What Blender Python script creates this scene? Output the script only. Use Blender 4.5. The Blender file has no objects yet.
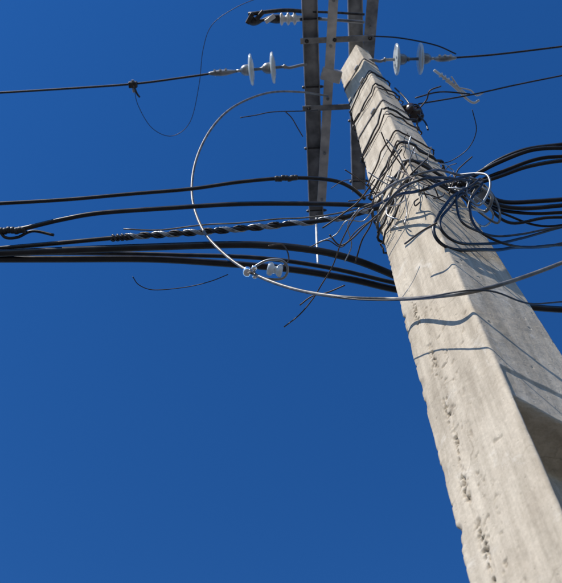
import bpy, math, random
from mathutils import Vector, Matrix, noise
random.seed(7)
scene=bpy.context.scene
COL=scene.collection

# ------------------------------------------------------------------ materials
def newmat(name):
    m=bpy.data.materials.new(name); m.use_nodes=True
    nt=m.node_tree; b=nt.nodes["Principled BSDF"]
    return m,nt,b
def simple(name,c1,c2,rough=.5,metal=0.,scale=30.,bump=.15,spec=.5,detail=6,dist=.002):
    m,nt,b=newmat(name); N=nt.nodes; L=nt.links
    tc=N.new("ShaderNodeTexCoord"); n=N.new("ShaderNodeTexNoise"); n.inputs["Scale"].default_value=scale; n.inputs["Detail"].default_value=detail
    L.new(tc.outputs["Object"],n.inputs["Vector"])
    r=N.new("ShaderNodeValToRGB"); r.color_ramp.elements[0].position=.35; r.color_ramp.elements[1].position=.68
    r.color_ramp.elements[0].color=(*c1,1); r.color_ramp.elements[1].color=(*c2,1)
    L.new(n.outputs["Fac"],r.inputs["Fac"]); L.new(r.outputs["Color"],b.inputs["Base Color"])
    mr=N.new("ShaderNodeMapRange"); mr.inputs["To Min"].default_value=max(.02,rough-.12); mr.inputs["To Max"].default_value=min(1,rough+.15)
    L.new(n.outputs["Fac"],mr.inputs["Value"]); L.new(mr.outputs["Result"],b.inputs["Roughness"])
    b.inputs["Metallic"].default_value=metal; b.inputs["Specular IOR Level"].default_value=spec
    bp=N.new("ShaderNodeBump"); bp.inputs["Strength"].default_value=bump; bp.inputs["Distance"].default_value=dist
    L.new(n.outputs["Fac"],bp.inputs["Height"]); L.new(bp.outputs["Normal"],b.inputs["Normal"])
    return m
M_black=simple("black_cable_jacket",(.007,.007,.009),(.020,.020,.024),.36,scale=14)
M_black2=simple("weathered_black_jacket",(.015,.015,.018),(.045,.043,.042),.5,scale=18)
M_alu=simple("aluminium_strand",(.30,.30,.30),(.55,.55,.54),.38,.75,scale=60)
M_grip=simple("preformed_grip_metal",(.22,.24,.27),(.50,.52,.54),.32,.7,scale=50)
M_loop=simple("grey_conductor",(.11,.105,.10),(.26,.245,.22),.45,.15,scale=25)
M_steel=simple("galvanised_steel",(.17,.18,.19),(.42,.43,.44),.42,.45,scale=9,bump=.25)
M_steelb=simple("bright_galvanised_steel",(.42,.43,.44),(.66,.66,.65),.36,.45,scale=12,bump=.15)
M_dark=simple("dark_fitting_iron",(.03,.03,.035),(.09,.085,.08),.5,.5,scale=40)
M_rust=simple("binding_wire",(.05,.045,.04),(.14,.11,.09),.6,.4,scale=40)
M_porc=simple("white_porcelain",(.74,.74,.72),(.84,.84,.82),.18,0,scale=6,bump=.05)
M_brown=simple("brown_porcelain",(.05,.035,.03),(.10,.06,.05),.2,0,scale=8,bump=.05)
M_chrome=simple("polished_clevis",(.8,.81,.83),(.92,.92,.92),.16,1.0,scale=10,bump=.05)
m,nt,b=newmat("toughened_glass"); M_glass=m
b.inputs["Base Color"].default_value=(.88,.95,.96,1); b.inputs["Roughness"].default_value=.12; b.inputs["IOR"].default_value=1.5
b.inputs["Transmission Weight"].default_value=.35
n=nt.nodes.new("ShaderNodeTexNoise"); n.inputs["Scale"].default_value=20
mr=nt.nodes.new("ShaderNodeMapRange"); mr.inputs["To Min"].default_value=.08; mr.inputs["To Max"].default_value=.26
nt.links.new(n.outputs["Fac"],mr.inputs["Value"]); nt.links.new(mr.outputs["Result"],b.inputs["Roughness"])

def concrete():
    m,nt,b=newmat("cast_concrete"); N=nt.nodes; L=nt.links
    tc=N.new("ShaderNodeTexCoord")
    def noi(scale,detail=8,rough=.6,vec=None,dist=0):
        n=N.new("ShaderNodeTexNoise"); n.inputs["Scale"].default_value=scale; n.inputs["Detail"].default_value=detail; n.inputs["Roughness"].default_value=rough
        n.inputs["Distortion"].default_value=dist
        L.new(vec if vec else tc.outputs["Object"],n.inputs["Vector"]); return n.outputs["Fac"]
    def ramp(f,p0,c0,p1,c1):
        r=N.new("ShaderNodeValToRGB"); e=r.color_ramp.elements; e[0].position=p0; e[1].position=p1; e[0].color=(*c0,1); e[1].color=(*c1,1)
        L.new(f,r.inputs["Fac"]); return r.outputs["Color"]
    def mix(fac,a,bb,mode="MIX"):
        x=N.new("ShaderNodeMix"); x.data_type="RGBA"; x.blend_type=mode
        if isinstance(fac,float): x.inputs[0].default_value=fac
        else: L.new(fac,x.inputs[0])
        L.new(a,x.inputs[6]); 
        if isinstance(bb,tuple): x.inputs[7].default_value=(*bb,1)
        else: L.new(bb,x.inputs[7])
        return x.outputs[2]
    base=ramp(noi(2.2,10,.65),.3,(.50,.425,.33),.7,(.66,.58,.465))
    mp=N.new("ShaderNodeMapping"); mp.inputs["Scale"].default_value=(14,14,1.3); L.new(tc.outputs["Object"],mp.inputs["Vector"])
    st=ramp(noi(1.6,6,.6,mp.outputs["Vector"]),.35,(.74,.73,.71),.60,(1.04,1.04,1.03))
    c=mix(1.0,base,st,"MULTIPLY")
    fine=ramp(noi(70,6,.7),.3,(.84,.83,.81),.7,(1.06,1.06,1.06))
    c=mix(1.0,c,fine,"MULTIPLY")
    pm=ramp(noi(5.5,7,.7,dist=.6),.58,(0,0,0),.70,(.65,.65,.65))
    c=mix(pm,c,(.72,.665,.57))
    vc=N.new("ShaderNodeTexVoronoi"); vc.feature='DISTANCE_TO_EDGE'; vc.inputs["Scale"].default_value=3.1
    mv=N.new("ShaderNodeMix"); mv.data_type="VECTOR"; mv.inputs[0].default_value=.16
    nn=N.new("ShaderNodeTexNoise"); nn.inputs["Scale"].default_value=6; nn.inputs["Detail"].default_value=8; L.new(tc.outputs["Object"],nn.inputs["Vector"])
    L.new(tc.outputs["Object"],mv.inputs[4]); L.new(nn.outputs["Color"],mv.inputs[5]); L.new(mv.outputs[1],vc.inputs["Vector"])
    cr=ramp(vc.outputs["Distance"],.0,(.62,.60,.57),.010,(1,1,1))
    c=mix(ramp(noi(1.3,3),.50,(0,0,0),.62,(1,1,1)),c,mix(1.0,c,cr,"MULTIPLY"))
    at=N.new("ShaderNodeAttribute"); at.attribute_name="spall"
    c=mix(at.outputs["Fac"],c,(.21,.17,.125))
    L.new(c,b.inputs["Base Color"]); b.inputs["Roughness"].default_value=.9; b.inputs["Specular IOR Level"].default_value=.25
    v=N.new("ShaderNodeTexVoronoi"); v.inputs["Scale"].default_value=34; L.new(tc.outputs["Object"],v.inputs["Vector"])
    hr=N.new("ShaderNodeMapRange"); hr.inputs["From Min"].default_value=.06; hr.inputs["From Max"].default_value=.14; L.new(v.outputs["Distance"],hr.inputs["Value"])
    b1=N.new("ShaderNodeBump"); b1.inputs["Strength"].default_value=.3; b1.inputs["Distance"].default_value=.004; L.new(hr.outputs["Result"],b1.inputs["Height"])
    b2=N.new("ShaderNodeBump"); b2.inputs["Strength"].default_value=.4; b2.inputs["Distance"].default_value=.005; L.new(noi(45,10,.75),b2.inputs["Height"]); L.new(b1.outputs["Normal"],b2.inputs["Normal"])
    b3=N.new("ShaderNodeBump"); b3.inputs["Strength"].default_value=.3; b3.inputs["Distance"].default_value=.02; L.new(noi(7,6,.6),b3.inputs["Height"]); L.new(b2.outputs["Normal"],b3.inputs["Normal"])
    L.new(b3.outputs["Normal"],b.inputs["Normal"])
    return m
M_conc=concrete()

# ------------------------------------------------------------------ helpers
def mesh_obj(name,verts,faces,mat,smooth=True,parent=None):
    me=bpy.data.meshes.new(name); me.from_pydata([tuple(v) for v in verts],[],faces); me.update()
    if smooth:
        me.polygons.foreach_set("use_smooth",[True]*len(me.polygons))
    me.materials.append(mat)
    o=bpy.data.objects.new(name,me); COL.objects.link(o)
    if parent: o.parent=parent
    return o
def empty(name):
    e=bpy.data.objects.new(name,None); COL.objects.link(e); return e
def catmull(P,n=8):
    P=[Vector(p) for p in P]
    if len(P)<3: return P
    Q=[P[0]*2-P[1]]+P+[P[-1]*2-P[-2]]; out=[]
    for i in range(1,len(Q)-2):
        a,b_,c,d=Q[i-1],Q[i],Q[i+1],Q[i+2]
        for k in range(n):
            t=k/n
            out.append(.5*((2*b_)+(c-a)*t+(2*a-5*b_+4*c-d)*t*t+(3*b_-a-3*c+d)*t**3))
    out.append(P[-1]); return out
def tube_data(pts,r,seg=10,closed=False):
    V=[];F=[];n=len(pts); T=[]
    for i in range(n):
        a=pts[(i-1)%n] if (closed or i>0) else pts[i]; b_=pts[(i+1)%n] if (closed or i<n-1) else pts[i]
        t=(b_-a); T.append(t.normalized() if t.length>1e-9 else Vector((1,0,0)))
    up=Vector((0,0,1)) if abs(T[0].z)<.9 else Vector((1,0,0))
    N_=(up-T[0]*up.dot(T[0])).normalized()
    for i in range(n):
        N_=(N_-T[i]*N_.dot(T[i])); N_=N_.normalized() if N_.length>1e-6 else T[i].orthogonal().normalized()
        B=T[i].cross(N_); rr=r(i/(n-1)) if callable(r) else r
        for k in range(seg):
            a=2*math.pi*k/seg; V.append(pts[i]+(N_*math.cos(a)+B*math.sin(a))*rr)
    m_=n if closed else n-1
    for i in range(m_):
        j=(i+1)%n
        for k in range(seg):
            k2=(k+1)%seg; F.append((i*seg+k,i*seg+k2,j*seg+k2,j*seg+k))
    if not closed:
        F.append(tuple(range(seg))[::-1]); F.append(tuple((n-1)*seg+k for k in range(seg)))
    return V,F
def join(parts):
    V=[];F=[]
    for v,f in parts:
        o=len(V); V+=list(v); F+=[tuple(i+o for i in g) for g in f]
    return V,F
def tube(name,P,r,mat,parent=None,n=8,seg=10,jit=0.,closed=False,left=0,right=0):
    pts=catmull(P,n)
    if jit:
        s=random.random()*50
        pts=[p+Vector((noise.noise(p*3+Vector((s,0,0))),noise.noise(p*3+Vector((0,s,0))),noise.noise(p*3+Vector((0,0,s)))))*jit for p in pts]
    def far(p,d,L):
        d=d.normalized(); d.z=0
        return [p+d*x+Vector((0,0,-.022*x*(1-x/(2*L)))) for x in [.6,1.5,3,5,8,12,16,20,25,30] if x<=L]
    if left: pts=far(pts[0],pts[0]-pts[min(6,len(pts)-1)],left)[::-1]+pts
    if right: pts=pts+far(pts[-1],pts[-1]-pts[-min(7,len(pts))],right)
    V,F=tube_data(pts,r,seg,closed)
    return mesh_obj(name,V,F,mat,parent=parent)
def lathe(p0,p1,prof,seg=28):
    p0=Vector(p0); ax=(Vector(p1)-p0).normalized(); u=ax.orthogonal().normalized(); w=ax.cross(u); V=[];F=[]
    for t,r in prof:
        for k in range(seg):
            a=2*math.pi*k/seg; V.append(p0+ax*t+(u*math.cos(a)+w*math.sin(a))*r)
    for i in range(len(prof)-1):
        for k in range(seg):
            k2=(k+1)%seg; F.append((i*seg+k,i*seg+k2,(i+1)*seg+k2,(i+1)*seg+k))
    F.append(tuple(range(seg))[::-1]); F.append(tuple((len(prof)-1)*seg+k for k in range(seg)))
    return V,F
def extrude(profile,p0,p1,up=Vector((0,0,1))):
    p0=Vector(p0);p1=Vector(p1); t=(p1-p0).normalized(); s=t.cross(up).normalized(); u=s.cross(t)
    n=len(profile); V=[p0+s*x+u*y for x,y in profile]+[p1+s*x+u*y for x,y in profile]
    F=[(k,(k+1)%n,n+(k+1)%n,n+k) for k in range(n)]+[tuple(range(n))[::-1],tuple(range(n,2*n))]
    return V,F
def boxd(c,dx,dy,dz,rot=None):
    V=[Vector((x*dx/2,y*dy/2,z*dz/2)) for x in(-1,1) for y in(-1,1) for z in(-1,1)]
    if rot: V=[rot@v for v in V]
    V=[v+Vector(c) for v in V]
    return V,[(0,1,3,2),(4,6,7,5),(0,4,5,1),(2,3,7,6),(0,2,6,4),(1,5,7,3)]
def bevel(o,w=.004,seg=2):
    m=o.modifiers.new("bevel","BEVEL"); m.width=w; m.segments=seg; m.limit_method='ANGLE'
    return o
def S(s,z):
    zs=z if isinstance(z,(list,tuple)) else None; out=[]
    for i,q in enumerate(s.split()):
        x,y=q.split(","); out.append((int(x)/1000,int(y)/1000,zs[i] if zs else z))
    return out

# ------------------------------------------------------------------ concrete pole
TH=1.02167; n1=Vector((-math.sin(TH),-math.cos(TH),0)); n2=Vector((math.cos(TH),-math.sin(TH),0))
TOP=9.35
def dims(z):
    t=(z-3)/5
    if z<3: return .3468-.0096*(z-3)*.6, .4602-.0603*(z-3)*.45
    return .3468-.0478*t, max(.135,.4602-.3013*t)
RC=.012
def ring(z,N=(110,90,14,30),NA=4,off=0.,rc=RC):
    a,b_=dims(z); hp=b_/2+off; hq=a/2+off; r=rc+off; out=[]
    def side(p0,q0,p1,q1,n,nrm,idx):
        for i in range(n):
            t=i/(n-1); out.append((p0+(p1-p0)*t,q0+(q1-q0)*t,nrm,idx,t))
    def arc(cp,cq,a0):
        for i in range(1,NA+1):
            an=a0+math.pi/2*i/(NA+1); out.append((cp+r*math.cos(an),cq+r*math.sin(an),(math.cos(an),math.sin(an)),-1,0))
    side(hp,-(hq-r),hp,hq-r,N[0],(1,0),0); arc(hp-r,hq-r,0)
    side(hp-r,hq,-(hp-r),hq,N[1],(0,1),1); arc(-(hp-r),hq-r,math.pi/2)
    side(-hp,hq-r,-hp,-(hq-r),N[2],(-1,0),2); arc(-(hp-r),-(hq-r),math.pi)
    side(-(hp-r),-hq,hp-r,-hq,N[3],(0,-1),3); arc(hp-r,-(hq-r),1.5*math.pi)
    return out
def ss(x,a,b_):
    t=min(1,max(0,(x-a)/(b_-a))); return t*t*(3-2*t)
pole=empty("concrete_utility_pole")
def build_shaft():
    zs=[]; z=-.4
    while z<TOP: zs.append(z); z+= .07 if z<2.55 else (.0045 if z<5.2 else .012)
    zs.append(TOP)
    V=[];F=[];A=[];n=None
    for z in zs:
        R=ring(z); n=len(R); a,b_=dims(z)
        for p,q,nm,idx,t in R:
            P=n1*p+n2*q+Vector((0,0,z)); d=0.; sp=0.
            d+=.0028*noise.noise(P*4)+.0009*noise.noise(P*28)
            u=q+a/2
            if z>2.3 and p>b_/2-.05:
                k=max(0,1-u/.03)
                c=noise.noise(Vector((3.1,z*11,z*2.7)))+.6*noise.noise(Vector((7,z*37,u*12)))
                d+=k*max(0,c-.05)*.016
                sp=max(sp,min(1,k*max(0,c-.1)*1.0))
                if z<5.35 and p>b_/2-.004:
                    uc=.078+.010*math.sin(z*3.3)+.02*noise.noise(Vector((0,0,z*4)))+.01*(5-z)
                    w=.011+.009*noise.noise(Vector((5,0,z*6)))
                    m_=math.exp(-((u-uc)/max(.005,w))**2)
                    g=noise.noise(P*60)+.8*noise.noise(P*120+Vector((9,1,4)))
                    gate=ss(noise.noise(Vector((1,8,z*5.0)))+.35*ss(4.6-z,0,1),-.2,.25)*ss(5.2-z,0,.5)
                    h=m_*gate*ss(g,-.05,.35)
                    d+=h*.013; sp=max(sp,h*.85)
                    g2=noise.noise(P*38+Vector((4,4,4)))+.6*noise.noise(P*95)
                    m2=math.exp(-((u-uc-.05)/.05)**2)
                    h2=m2*ss(g2,.42,.64)*ss(5.0-z,0,.6); d+=h2*.004; sp=max(sp,h2*.5)
            g3=noise.noise(P*40+Vector((11,3,7))); h3=ss(g3,.62,.76); d+=h3*.003; sp=max(sp,h3*.3)
            if idx==1:
                s=t*b_
                d+=.006*ss(3.92-z+.006*noise.noise(P*20),0,.014)*ss(s,.002,.012)
                rec=ss(3.76-z+.012*noise.noise(P*9)-.12*s,0,.04)*ss(s,.001,.014)*ss(b_-s,.018,.045)
                d+=.15*rec
            nv=n1*nm[0]+n2*nm[1]
            V.append(P-nv*d); A.append(sp)
    for j in range(len(zs)-1):
        for i in range(n):
            k=(i+1)%n; F.append((j*n+i,j*n+k,(j+1)*n+k,(j+1)*n+i))
    F.append(tuple((len(zs)-1)*n+k for k in range(n)))
    o=mesh_obj("shaft",V,F,M_conc,parent=pole)
    at=o.data.attributes.new("spall","FLOAT","POINT"); at.data.foreach_set("value",A)
build_shaft()

def wrap(name,z,r,mat,tilt=0.,off=.004,jit=.0,parent=None):
    pts=[]; s=random.random()*90
    R=ring(z,(8,8,6,8),3,off+r); L_=len(R)
    for i,(p,q,nm,idx,t) in enumerate(R):
        zz=z+tilt*q/.15
        w=jit*noise.noise(Vector((i*.35,0,s)))
        pts.append(n1*(p+nm[0]*abs(w)*.5)+n2*(q+nm[1]*abs(w)*.5)+Vector((0,0,zz+w)))
    pts.append(pts[0])
    V,F=tube_data(pts,r,8,False)
    return mesh_obj(name,V,F,mat,parent=parent)
def strap(z,h,parent):
    R=ring(z,(10,10,6,10),3,.003); V=[];F=[];n=len(R)
    for lvl,(dz,o) in enumerate([(-h/2,.0),(-h/2,.003),(h/2,.003),(h/2,.0)]):
        for p,q,nm,idx,t in R: V.append(n1*(p+nm[0]*o)+n2*(q+nm[1]*o)+Vector((0,0,z+dz)))
    for l in range(3):
        for i in range(n):
            k=(i+1)%n; F.append((l*n+i,l*n+k,(l+1)*n+k,(l+1)*n+i))
    a,b_=dims(z)
    o=mesh_obj("steel_band",V,F,M_dark,smooth=False,parent=parent)
    c=n1*(b_/2+.012)+n2*(a*.2)+Vector((0,0,z))
    rot=Matrix((tuple(n1),tuple(n2),(0,0,1))).transposed()
    v,f=boxd(c,.018,.045,h*1.3,rot); bevel(mesh_obj("band_buckle",v,f,M_steel,smooth=False,parent=parent),.003)
for z,h in [(8.75,.025),(8.3,.02),(7.35,.02)]: strap(z,h,pole)

wires=empty("binding_wire_wrap")
for z,t,r in [(8.12,.06,.006),(7.72,.05,.006),(7.66,.01,.004),(7.0,.08,.007),(6.93,.02,.005),(6.5,.06,.005),(6.28,.03,.007),(6.22,.09,.005)]:
    wrap("wrap",z,r,M_black2 if r>.005 else M_rust,tilt=t,jit=.05,parent=wires)
cw=empty("communication_cable_wrap")
for z,t,r in [(5.98,-.02,.008),(5.88,.07,.008),(5.80,-.05,.006),(5.72,.03,.007),(5.62,.10,.005)]:
    wrap("cable_turn",z,r,random.choice([M_black2,M_loop,M_black]),tilt=t,jit=.06,off=.008,parent=cw)

# ------------------------------------------------------------------ crossarms
def angle(name,p0,p1,w,h,mat,side=1,bolts=5):
    t=.008; prof=[(0,0),(w,0),(w,t),(t,t),(t,h),(0,h)]
    if side<0: prof=[(-x,y) for x,y in prof][::-1]
    off=-w/2*side; prof=[(x+off,y) for x,y in prof]
    e=empty(name); v,f=extrude(prof,p0,p1); bevel(mesh_obj("angle_bar",v,f,mat,smooth=False,parent=e),.002)
    P0,P1=Vector(p0),Vector(p1); parts=[]
    for i in range(bolts):
        q=P0.lerp(P1,.35+.62*i/(bolts-1)+.02*math.sin(i*5.)); parts.append(lathe(q-Vector((0,0,.03)),q+Vector((0,0,.02)),[(0,.007),(.012,.007),(.012,.013),(.03,.013),(.03,.007),(.06,.007)],6))
    v,f=join(parts); mesh_obj("bolts",v,f,M_steel,smooth=False,parent=e)
    return e
def channel(name,p0,p1,w,h,mat,bolts=4):
    """inverted U channel: two hanging flanges and a web"""
    t=.009; prof=[(-w/2,0),(-w/2+t,0),(-w/2+t,h-t),(w/2-t,h-t),(w/2-t,0),(w/2,0),(w/2,h),(-w/2,h)]
    e=empty(name); v,f=extrude(prof,p0,p1); bevel(mesh_obj("channel_bar",v,f,mat,smooth=False,parent=e),.002)
    P0,P1=Vector(p0),Vector(p1); parts=[]
    for i in range(bolts):
        q=P0.lerp(P1,.38+.58*i/(bolts-1)+.015*math.sin(i*3.)); parts.append(lathe(q+Vector((-w/2-.02,0,h*.45)),q+Vector((w/2+.03,0,h*.45)),[(0,.007),(.008,.013),(.02,.013),(.02,.007),(w+.02,.007),(w+.022,.013),(w+.034,.013),(w+.05,.007)],6))
    v,f=join(parts); mesh_obj("bolts",v,f,M_dark,smooth=False,parent=e); return e
channel("steel_crossarm",(-.388,-1.5,8.9),(-.378,1.259,8.9),.125,.07,M_steel)
angle("steel_brace",(-.135,-1.5,8.80),(-.333,1.067,8.86),.075,.07,M_steelb,-1)
channel("steel_crossarm",(.010,-1.6,9.45),(.046,1.203,9.45),.125,.07,M_steel)
angle("steel_brace",(.263,-1.6,9.45),(.094,.437,9.45),.10,.07,M_steel,-1)
br=empty("crossarm_mounting_bracket")
for y,z in [(-.30,8.84),(.24,8.84)]:
    v,f=boxd((-.18,y,z),.58,.045,.012); bevel(mesh_obj("tie_plate",v,f,M_steel,smooth=False,parent=br),.002)
v,f=boxd((-.23,-.02,8.85),.16,.10,.06,Matrix.Rotation(.3,3,'Z')); bevel(mesh_obj("seat_block",v,f,M_steelb,smooth=False,parent=br),.008)
for x,y in ((-.42,-.30),(-.2,-.30),(.08,-.30),(-.42,.24)):
    v,f=lathe((x,y,8.80),(x,y,8.90),[(0,.008),(.02,.008),(.02,.017),(.036,.017),(.036,.008),(.09,.008)],6); mesh_obj("bolt",v,f,M_dark,smooth=False,parent=br)
hs=empty("hanger_strap"); tube("strap_rod",[(-.378,1.20,8.92),(-.400,1.18,8.5),(-.418,1.27,8.0)],.010,M_steelb,parent=hs)

# ------------------------------------------------------------------ insulator strings
def disc_string(name,p0,p1,ts):
    e=empty(name); p0=Vector(p0);p1=Vector(p1); L_=(p1-p0).length; ax=(p1-p0).normalized()
    glass=[];metal=[]
    for t in ts:
        glass.append(lathe(p0+ax*(t-.02),p1,[(0,.035),(.004,.075),(.012,.118),(.022,.127),(.032,.124),(.036,.105),(.030,.095),(.042,.082),(.034,.07),(.046,.055),(.04,.03)],40))
        metal.append(lathe(p0+ax*(t-.085),p1,[(0,.012),(.01,.028),(.03,.042),(.062,.046),(.072,.036)],24))
        metal.append(lathe(p0+ax*(t+.02),p1,[(0,.012),(.07,.012),(.072,.02),(.085,.02),(.09,.008)],16))
    v,f=join(glass); mesh_obj("glass_discs",v,f,M_glass,parent=e)
    v,f=join(metal); mesh_obj("caps_and_pins",v,f,M_steel,parent=e)
    t0=ts[0]-.085
    w=Vector((0,0,1)); a=p0; b_=p0+ax*t0
    tube("clamp_body",[a-ax*.05,a+ax*.03+w*-.012,a+ax*.10+w*-.02,b_-ax*.02],lambda s:.012+.014*math.sin(math.pi*min(1,s*1.1)),M_steel,parent=e,n=6)
    parts=[]
    for k in range(3):
        q=a+ax*(.0+.045*k); parts.append(lathe(q+Vector((0,-.03,-.03)),q+Vector((0,.03,.03)),[(0,.010),(.02,.010),(.02,.006),(.085,.006)],6))
    v,f=join(parts); mesh_obj("u_bolts",v,f,M_steelb,smooth=False,parent=e)
    tube("shackle",[b_-ax*.03,b_+ax*.01],.013,M_steelb,parent=e)
    tube("ball_link",[p0+ax*(ts[-1]+.10),p0+ax*(ts[-1]+.14)+Vector((0,.012,0)),p1-ax*.03,p1+ax*.02],.012,M_steel,parent=e)
    return e
disc_string("glass_insulator_string",(-1.164,-.070,8.9),(-.44,-.101,8.9),[.29,.465])
disc_string("glass_insulator_string",(.731,-.100,8.9),(.08,-.114,8.9),[.235,.425])

# ------------------------------------------------------------------ wires & cables
PL=S("-3156,8 -2425,-1 -1832,-14 -1448,-44 -1164,-70",8.9)
tube("power_conductor",PL,.009,M_black2,left=30)
tube("power_conductor",S("731,-100 1133,-113 1852,-166",8.9),.008,M_black2,right=30)
tube("power_conductor",S("384,105 774,55 1146,-10 1662,-90",8.3),.006,M_black2,right=30)
tube("jumper_wire",S("98,-285 340,-258 625,-189 799,-109",9.0),.006,M_black)
tube("jumper_wire",S("-1810,-20 -1796,134 -1703,329 -1547,403 -1390,294 -1292,-3 -1238,-276 -1153,-463 -966,-582 -754,-654 -460,-721",8.8),.0026,M_black2)
e=empty("parallel_groove_clamp")
v,f=boxd((-1.83,-.012,8.885),.07,.05,.05); bevel(mesh_obj("clamp_block",v,f,M_dark,smooth=False,parent=e),.008,3)
v,f=lathe((-1.83,-.05,8.885),(-1.83,.05,8.885),[(0,.012),(.1,.012)],6); mesh_obj("clamp_bolt",v,f,M_steel,smooth=False,parent=e)
tube("clamp_tail",[(-1.82,0,8.87),(-1.80,.05,8.84),(-1.785,.085,8.86)],.008,M_dark,parent=e)

A=S("-2351,-29 -1870,-33 -1495,-48 -1174,-60 -906,-86 -640,-95 -428,-73 -322,-28 -242,44",6.15)
tube("communication_cable",A,.0105,M_black,left=30)
B=S("-2346,91 -2107,86 -1862,42 -1647,14 -1278,5 -910,1 -490,22 -174,50",6.05)
tube("communication_cable",B,.0125,M_black,left=30)
C_=S("-2347,173 -1868,152 -1523,136 -1127,128 -758,113 -389,87 -159,32",6.0)
tube("communication_cable",C_,.012,M_black,left=30)
D_=S("-2347,173 -1872,175 -1343,180 -868,193 -551,238 -339,301 -151,388 -14,466",5.99)
D_=[(x,y+.004,z-.03) for x,y,z in D_]
tube("distribution_cable",D_,.0195,M_black,left=30)
E_=S("-2354,208 -1880,232 -1404,257 -1034,300 -662,355 -340,431 -68,512 317,587 652,654 988,697",5.97)
tube("distribution_cable",E_,.0185,M_black,left=30,right=30)
F_=S("-2369,211 -1783,236 -1250,276 -821,316 -444,395 -89,504 161,561",6.05)
tube("communication_cable",F_,.012,M_black2,left=30)
def helix_on(name,P,i0,i1,R,r,pitch,mat,phases,parent=None):
    pts=catmull(P,24); a=int(i0*(len(pts)-1)); b_=int(i1*(len(pts)-1)); pts=pts[a:b_]
    L_=[0]
    for i in range(1,len(pts)): L_.append(L_[-1]+(pts[i]-pts[i-1]).length)
    m_=int(L_[-1]/(pitch/14)); e=parent or empty(name); parts=[]
    for ph in phases:
        H=[];j=0
        for k in range(m_+1):
            s=L_[-1]*k/m_
            while j<len(L_)-2 and L_[j+1]<s: j+=1
            t=(s-L_[j])/(L_[j+1]-L_[j]); c=pts[j].lerp(pts[j+1],t); T=(pts[j+1]-pts[j]).normalized()
            U_=Vector((0,0,1)); W=T.cross(U_).normalized(); U_=W.cross(T); an=2*math.pi*s/pitch+ph+.7*math.sin(s*4)
            H.append(c+(U_*math.cos(an)+W*math.sin(an))*R)
        parts.append(tube_data(H,r,7))
    v,f=join(parts); mesh_obj("helical_rods",v,f,mat,parent=e); return e
gg=helix_on("preformed_guy_grip",C_,.34,.95,.015,.0042,.17,M_grip,[0,.5,1.0])
helix_on("preformed_guy_grip",C_,.34,.70,.016,.004,.17,M_dark,[3.2,3.7],parent=gg)
helix_on("preformed_guy_grip",C_,.30,.36,.015,.006,.05,M_dark,[0,3.1],parent=gg)
tube("messenger_tail_wire",[(x,y-.03+.012*(i%2),z+.02) for i,(x,y,z) in enumerate(C_[2:])],.004,M_loop,jit=.03)
for (x,y,z,l,rr) in [(-.66,-.094,6.15,.10,.016),(-2.12,.088,6.05,.12,.019)]:
    e=empty("cable_splice"); parts=[]
    for k in range(7):
        q=Vector((x-l/2+l*k/6,y+.003*math.sin(k*2),z)); parts.append(lathe(q-Vector((.011,.002*math.sin(k),0)),q+Vector((.01,0,0)),[(0,rr*.85),(.005,rr),(.017,rr*(.92+.15*random.random())),(.022,rr*.85)],14))
    v,f=join(parts); mesh_obj("tape_wrap",v,f,M_black2,parent=e)
tube("cable_tail",[(-2.19,.085,6.05),(-2.16,.12,6.03),(-2.10,.125,6.04),(-2.02,.10,6.06),(-1.9,.11,6.02)],.008,M_black,jit=.01)

for s,z,r in [("172,-86 261,-124 383,-197 554,-256 712,-268 901,-264",5.9,.011),("188,-75 287,-112 410,-169 606,-222 905,-228",5.9,.010),
          ("202,-92 301,-118 399,-145 545,-189 701,-218 890,-214",5.85,.010),("201,-123 279,-56 410,15 614,36 918,35",5.85,.011),
          ("210,-144 306,-33 411,37 566,72 728,69 921,63",5.85,.009),("240,-128 320,-25 452,73 627,66 905,70",5.8,.008),
          ("182,-90 275,-140 400,-210 560,-275 720,-292 901,-290",5.92,.009),("200,-100 290,-80 405,-5 600,12 918,8",5.88,.012),
          ("200,-100 300,-60 430,40 600,95 918,60",5.80,.006)]:
    tube("communication_cable",S(s,z),r,M_black,right=30,jit=.03)
for s,z,r,m_ in [("249,-144 2,-307 -99,-286 -43,-219 155,-126 411,-6 840,97",[5.8,5.15,4.9,4.85,5.0,5.3,5.6],.007,M_black),
          ("280,-126 30,-269 -72,-302 6,-225 221,-120 482,-30 831,13",[5.8,5.2,4.9,4.9,5.1,5.4,5.6],.006,M_black),
          ("299,-141 153,-183 125,-176 265,-100 501,-6 805,84",[5.8,5.4,5.1,5.1,5.3,5.5],.006,M_black),
          ("287,-167 76,-257 33,-265 168,-160 361,-77 605,-18 834,45",[5.8,5.3,5.0,5.1,5.3,5.5,5.6],.005,M_black2)]:
    tube("cable_slack_loop",S(s,z),r,m_,right=30,jit=.02)
tube("cable_slack_loop",S("164,-174 213,-205 262,-220 255,-193 182,-167 138,-191 174,-211",[5.8,5.7,5.6,5.5,5.4,5.5,5.6]),.006,M_steel,jit=.05)
tube("cable_slack_loop",S("180,-120 240,-60 330,-20 350,-70 300,-130 230,-110 200,-40 260,0",[5.85,5.7,5.6,5.7,5.8,5.7,5.6,5.6]),.006,M_loop,jit=.04)
tube("cable_slack_loop",S("120,-150 200,-150 290,-90 340,-10 300,30 240,-30 220,-110",[5.75,5.7,5.7,5.7,5.65,5.6,5.6]),.005,M_alu,jit=.05)
tube("drop_wire_loop",S("-282,61 -503,-29 -742,-106 -966,-125 -1105,-93 -1187,-13 -1191,64 -1115,106 -999,119 -856,97 -677,44 -483,-51 -271,-67 -167,-245 -49,-301 147,-297 455,-300",[8.5,8.3,8.0,7.6,7.2,6.8,6.4,6.0,5.7,5.4,5.1,4.8,4.727,4.382,4.303,4.408,4.6]),lambda t:.0075,M_loop,right=30,seg=12)
tube("drop_wire",S("-558,-14 -303,-174 -182,-372 -55,-368 140,-243 479,-86",[4.9,4.5,4.15,4.15,4.3,4.6]),.003,M_black2,right=30,jit=.01)

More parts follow.
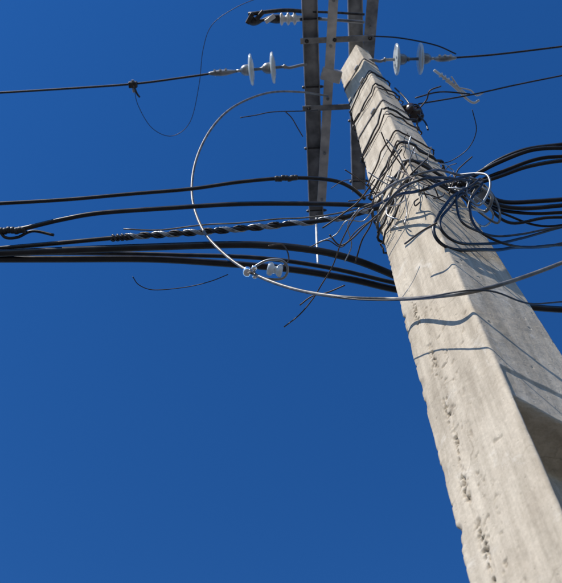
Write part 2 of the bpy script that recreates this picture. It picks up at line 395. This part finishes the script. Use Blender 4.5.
# spool insulator with clevis
e=empty("spool_insulator")
c=Vector((-.745,.083,5.38))
k_=.72
v,f=lathe(c+Vector((-.03,.0,.02)),c+Vector((.08,.02,.0)),[(t*k_,r*k_) for t,r in [(0,.02),(.004,.04),(.02,.046),(.034,.04),(.042,.026),(.058,.024),(.068,.036),(.082,.045),(.096,.04),(.1,.02)]],28)
mesh_obj("spool",v,f,M_glass,parent=e)
tube("clevis_strap",[c+Vector(p) for p in [(-.10,-.005,.02),(-.03,-.036,.03),(.04,-.036,.02),(.065,.0,.0),(.04,.04,-.01),(-.03,.042,-.005),(-.10,.02,.01)]],.006,M_steel,parent=e,seg=12)
v,f=lathe(c+Vector((-.145,.0,.0)),c+Vector((-.07,.01,.0)),[(0,.010),(.005,.019),(.015,.025),(.03,.025),(.04,.014)],20); mesh_obj("clevis_nut",v,f,M_chrome,parent=e)
v,f=lathe(c+Vector((-.09,-.03,-.02)),c+Vector((-.09,.05,.03)),[(0,.008),(.01,.014),(.02,.014),(.02,.007),(.075,.007),(.075,.014),(.09,.012)],12); mesh_obj("clevis_bolt",v,f,M_chrome,parent=e)
tube("tie_tail",[c+Vector(p) for p in [(.0,0,0),(.07,-.02,.05),(.05,-.07,.12),(-.02,-.08,.1)]],.0035,M_rust,parent=e)

# small loose wires
def loose(s,z,r,m_,j=.01): tube("loose_tie_wire",S(s,z),r,m_,jit=j,seg=7)
loose("-1471,272 -1441,325 -1367,358 -1211,349 -1080,321 -984,286",5.8,.0025,M_black2)
loose("-706,293 -636,235 -575,158 -533,85 -483,-5 -442,-127 -380,-239 -312,-277",5.2,.003,M_rust)
loose("-953,66 -844,57 -698,34 -387,35",8.0,.004,M_black2)
loose("-619,38 -577,84 -536,160 -502,222",8.0,.004,M_rust)
loose("-632,230 -575,187 -502,171 -423,139",5.3,.0035,M_rust)
loose("-468,14 -421,69 -363,35 -300,-29 -228,-92",5.6,.004,M_rust)
loose("-506,-24 -395,-100 -323,-157 -253,-253",5.6,.004,M_rust)
loose("-390,205 -354,115 -373,7 -314,-79",5.7,.003,M_alu)
loose("-340,208 -305,90 -255,-3 -246,-117",5.7,.004,M_rust)
loose("-520,60 -440,20 -380,-60 -300,-60 -250,-120",5.6,.003,M_alu,.03)
loose("-560,100 -470,70 -400,110 -330,20 -250,-60",5.65,.003,M_rust,.03)
loose("-203,-147 -156,-241 -114,-361",[5.9,5.8,5.7],.004,M_rust)
loose("-159,-234 -128,-386 -43,-413",[5.5,5.3,5.4],.004,M_rust)
loose("-253,-160 -187,-307 -126,-419 16,-352 194,-221",[5.4,5.3,5.1,5.3,5.6],.006,M_black2)
loose("-255,-86 -186,-243 -105,-383 102,-270 253,-223",[5.7,5.4,5.1,5.5,5.7],.007,M_black)
loose("-165,-355 -126,-384 -84,-391",[5.4,5.2,5.1],.004,M_rust)
loose("-236,-137 -164,-308 -72,-383 88,-275 288,-157",[5.7,5.4,5.3,5.6,5.8],.006,M_loop)
loose("-213,-223 -172,-314 -111,-352",[4.9,4.8,4.8],.004,M_rust)
loose("502,-183 533,-56 489,56 392,129 317,151",7.0,.003,M_black2)
e=empty("tangled_wire_ends"); parts=[]
for k in range(46):
    z=random.uniform(5.35,6.15); a,b_=dims(z)
    if k<20: base=n2*(a/2)-n1*random.uniform(-b_/2,b_/2); d=n2
    else: base=n1*(b_/2)+n2*random.uniform(-a/2,a/2); d=n1
    base=base+Vector((0,0,z)); P=[base+d*.01]
    v=d*.4+Vector((random.uniform(-1,1),random.uniform(-1,1),random.uniform(-.8,.8)))
    st=random.uniform(.035,.10)
    for i in range(random.randint(1,4)):
        v=v.normalized()*st; P.append(P[-1]+v); v=v+Vector((random.uniform(-1,1),random.uniform(-1,1),random.uniform(-1,1)))*.035
        q=P[-1]
        if q.dot(n1)<b_/2+.01 and q.dot(n2)<a/2+.01: P[-1]=q+d*.04
    parts.append(tube_data(catmull(P,6),random.choice([.002,.003,.0035]),6))
for m_,i0 in ((M_rust,0),(M_alu,1)):
    v,f=join(parts[i0::2]); mesh_obj("wire_ends",v,f,m_,parent=e)
e=empty("suspension_clamp"); c=Vector((.27,-.13,5.82)); 
v,f=boxd(c,.08,.045,.05,Matrix.Rotation(.5,3,'Z')); bevel(mesh_obj("clamp_body",v,f,M_steel,smooth=False,parent=e),.01,3)
v,f=boxd(c+Vector((.02,.05,-.04)),.035,.08,.03,Matrix.Rotation(.9,3,'Z')); bevel(mesh_obj("keeper",v,f,M_steel,smooth=False,parent=e),.008,3)
tube("j_hook",[(.12,-.05,5.9),(.2,-.09,5.86),(.27,-.13,5.8),(.33,-.1,5.72),(.30,-.03,5.7),(.24,-.04,5.75)],.009,M_steel,parent=e)

# ------------------------------------------------------------------ pin insulator on right side of shaft
e=empty("pin_insulator"); c=Vector((.25,-.01,7.62)); k_=.8
v,f=lathe(c+Vector((-.06,-.05,-.02)),c+Vector((.1,.09,.03)),[(t*k_,r*k_) for t,r in [(0,.02),(.01,.05),(.03,.062),(.045,.05),(.05,.036),(.07,.036),(.08,.055),(.10,.075),(.115,.07),(.12,.045),(.15,.04),(.16,.05),(.175,.045),(.18,.02)]],28)
mesh_obj("porcelain_body",v,f,M_brown,parent=e)
tube("pin",[(.10,-.04,7.62),(.2,-.06,7.62),(.26,-.02,7.62)],.012,M_dark,parent=e)
tube("tie_loop",S("194,-49 210,-73 250,-25 302,19 306,46",[8.2,7.8,7.6,7.5,7.4]),.006,M_black,parent=e)
tube("tie_turns",[c+Vector((math.cos(t*.7)*.05,math.sin(t*.7)*.05,-.05+.006*t)) for t in range(20)],.006,M_black2,parent=e)
tube("tie_end",[c+Vector(p) for p in [(0,0,0),(.08,-.08,.02),(.1,-.15,0),(.18,-.17,.03)]],.005,M_rust,parent=e)

# ------------------------------------------------------------------ surge arrester with lead
e=empty("surge_arrester")
P=S("551,-78 639,4 744,87 858,172 965,241",8.6)
p0=Vector(P[0]);p1=Vector(P[-1]); prof=[(0,.011)]
for k in range(5):
    t=.06+.035*k; prof+=[(t,.011),(t+.004,.021),(t+.010,.022),(t+.018,.011)]
prof+=[(.34,.010)]
v,f=lathe(p0,p1,prof,24); mesh_obj("sheds",v,f,M_porc,parent=e)
tube("ground_lead",[P[1],P[2],P[3],(P[3][0]+.06,P[3][1]-.02,8.6)],.010,M_porc,parent=e,jit=.05)
tube("lead_tail",S("693,-25 745,60 779,72 839,92 890,140 950,113",8.6),.006,M_porc,parent=e,jit=.03)
tube("lead_wire",S("392,109 585,71 818,98",8.5),.006,M_black2,parent=e)

# ------------------------------------------------------------------ fused cut-out at the top
e=empty("fuse_cutout_switch")
p0=Vector((-.64,-.45,9.0)); p1=Vector((-.40,-.447,9.0)); prof=[(0,.02)]
for k in range(3):
    t=.015+.052*k; prof+=[(t,.026),(t+.010,.048),(t+.016,.052),(t+.026,.044),(t+.034,.026)]
prof+=[(.20,.02)]
v,f=lathe(p0,p1,prof,28); mesh_obj("porcelain_body",v,f,M_porc,parent=e)
tube("fuse_tube",[(-.87,-.50,9.0),(-.6,-.52,8.98),(-.42,-.50,9.0)],.016,M_dark,parent=e)
tube("upper_contact",[(-.88,-.455,9.0),(-.80,-.44,9.0),(-.72,-.455,9.0),(-.6,-.45,9.0)],lambda t:.024+.012*math.sin(t*9),M_dark,parent=e)
for x,y in [(-.86,-.47),(-.78,-.49),(-.70,-.46)]:
    v,f=boxd((x,y,8.98),.035,.09,.04,Matrix.Rotation(x*3,3,'Z')); bevel(mesh_obj("contact_block",v,f,M_dark if x<-.75 else M_porc,smooth=False,parent=e),.006)
tube("mount_rod",[(-.44,-.447,9.0),(-.2,-.43,8.97),(.05,-.40,8.97)],.013,M_steel,parent=e)
tube("mount_rod",[(-.36,-.50,8.97),(-.2,-.49,8.95),(.05,-.46,8.97)],.010,M_dark,parent=e)

# ------------------------------------------------------------------ ground
def ground_mat():
    m,nt,b=newmat("worn_asphalt"); N=nt.nodes; L=nt.links
    tc=N.new("ShaderNodeTexCoord"); n=N.new("ShaderNodeTexNoise"); n.inputs["Scale"].default_value=.8; n.inputs["Detail"].default_value=10
    L.new(tc.outputs["Object"],n.inputs["Vector"]); r=N.new("ShaderNodeValToRGB")
    r.color_ramp.elements[0].color=(.05,.048,.045,1); r.color_ramp.elements[1].color=(.12,.11,.10,1)
    L.new(n.outputs["Fac"],r.inputs["Fac"]); L.new(r.outputs["Color"],b.inputs["Base Color"]); b.inputs["Roughness"].default_value=.95
    return m
mesh_obj("ground",[(-600,-600,0),(600,-600,0),(600,600,0),(-600,600,0)],[(0,1,2,3)],ground_mat(),smooth=False)

# ------------------------------------------------------------------ light
EL=math.radians(44); hv=n1*.96+n2*.28; hx,hy=hv.x,hv.y
sd=Vector((hx*math.cos(EL),hy*math.cos(EL),math.sin(EL)))
sl=bpy.data.lights.new("sun","SUN"); sl.energy=5.0; sl.angle=math.radians(.5); sl.color=(1,.955,.88)
so=bpy.data.objects.new("sun",sl); COL.objects.link(so); so.rotation_euler=sd.to_track_quat('Z','Y').to_euler(); so.location=(0,0,30)
w=bpy.data.worlds.new("World"); scene.world=w; w.use_nodes=True; nt=w.node_tree
bg=nt.nodes["Background"]; sky=nt.nodes.new("ShaderNodeTexSky"); sky.sky_type='NISHITA'; sky.sun_disc=False
sky.sun_elevation=EL; sky.sun_rotation=math.atan2(hx,hy)%(2*math.pi); sky.air_density=1.0; sky.dust_density=0.; sky.ozone_density=5.2; sky.altitude=800
hs_=nt.nodes.new("ShaderNodeHueSaturation"); hs_.inputs["Saturation"].default_value=1.25; hs_.inputs["Hue"].default_value=.508
nt.links.new(sky.outputs["Color"],hs_.inputs["Color"]); nt.links.new(hs_.outputs["Color"],bg.inputs["Color"]); bg.inputs["Strength"].default_value=.15

# ------------------------------------------------------------------ camera
F=Vector((0,.43899,.89849)); R=Vector((.99886,.04297,-.02099)); U=Vector((.04782,-.89746,.43849)).normalized()
U=-(F.cross(R)).normalized() if F.cross(R).dot(U)<0 else F.cross(R).normalized()
cd=bpy.data.cameras.new("camera"); cam=bpy.data.objects.new("camera",cd); COL.objects.link(cam)
Mx=Matrix((R,U,-F)).transposed().to_4x4(); Mx.translation=Vector((-.71657,-1.65122,1.6)); cam.matrix_world=Mx
cd.sensor_fit='VERTICAL'; cd.sensor_height=24; cd.lens=900/583*24; cd.clip_end=2000; cd.clip_start=.05
cd.dof.use_dof=True; cd.dof.focus_distance=3.9; cd.dof.aperture_fstop=4.5
scene.camera=cam
scene.view_settings.view_transform='Standard'; scene.view_settings.look='None'; scene.view_settings.exposure=0
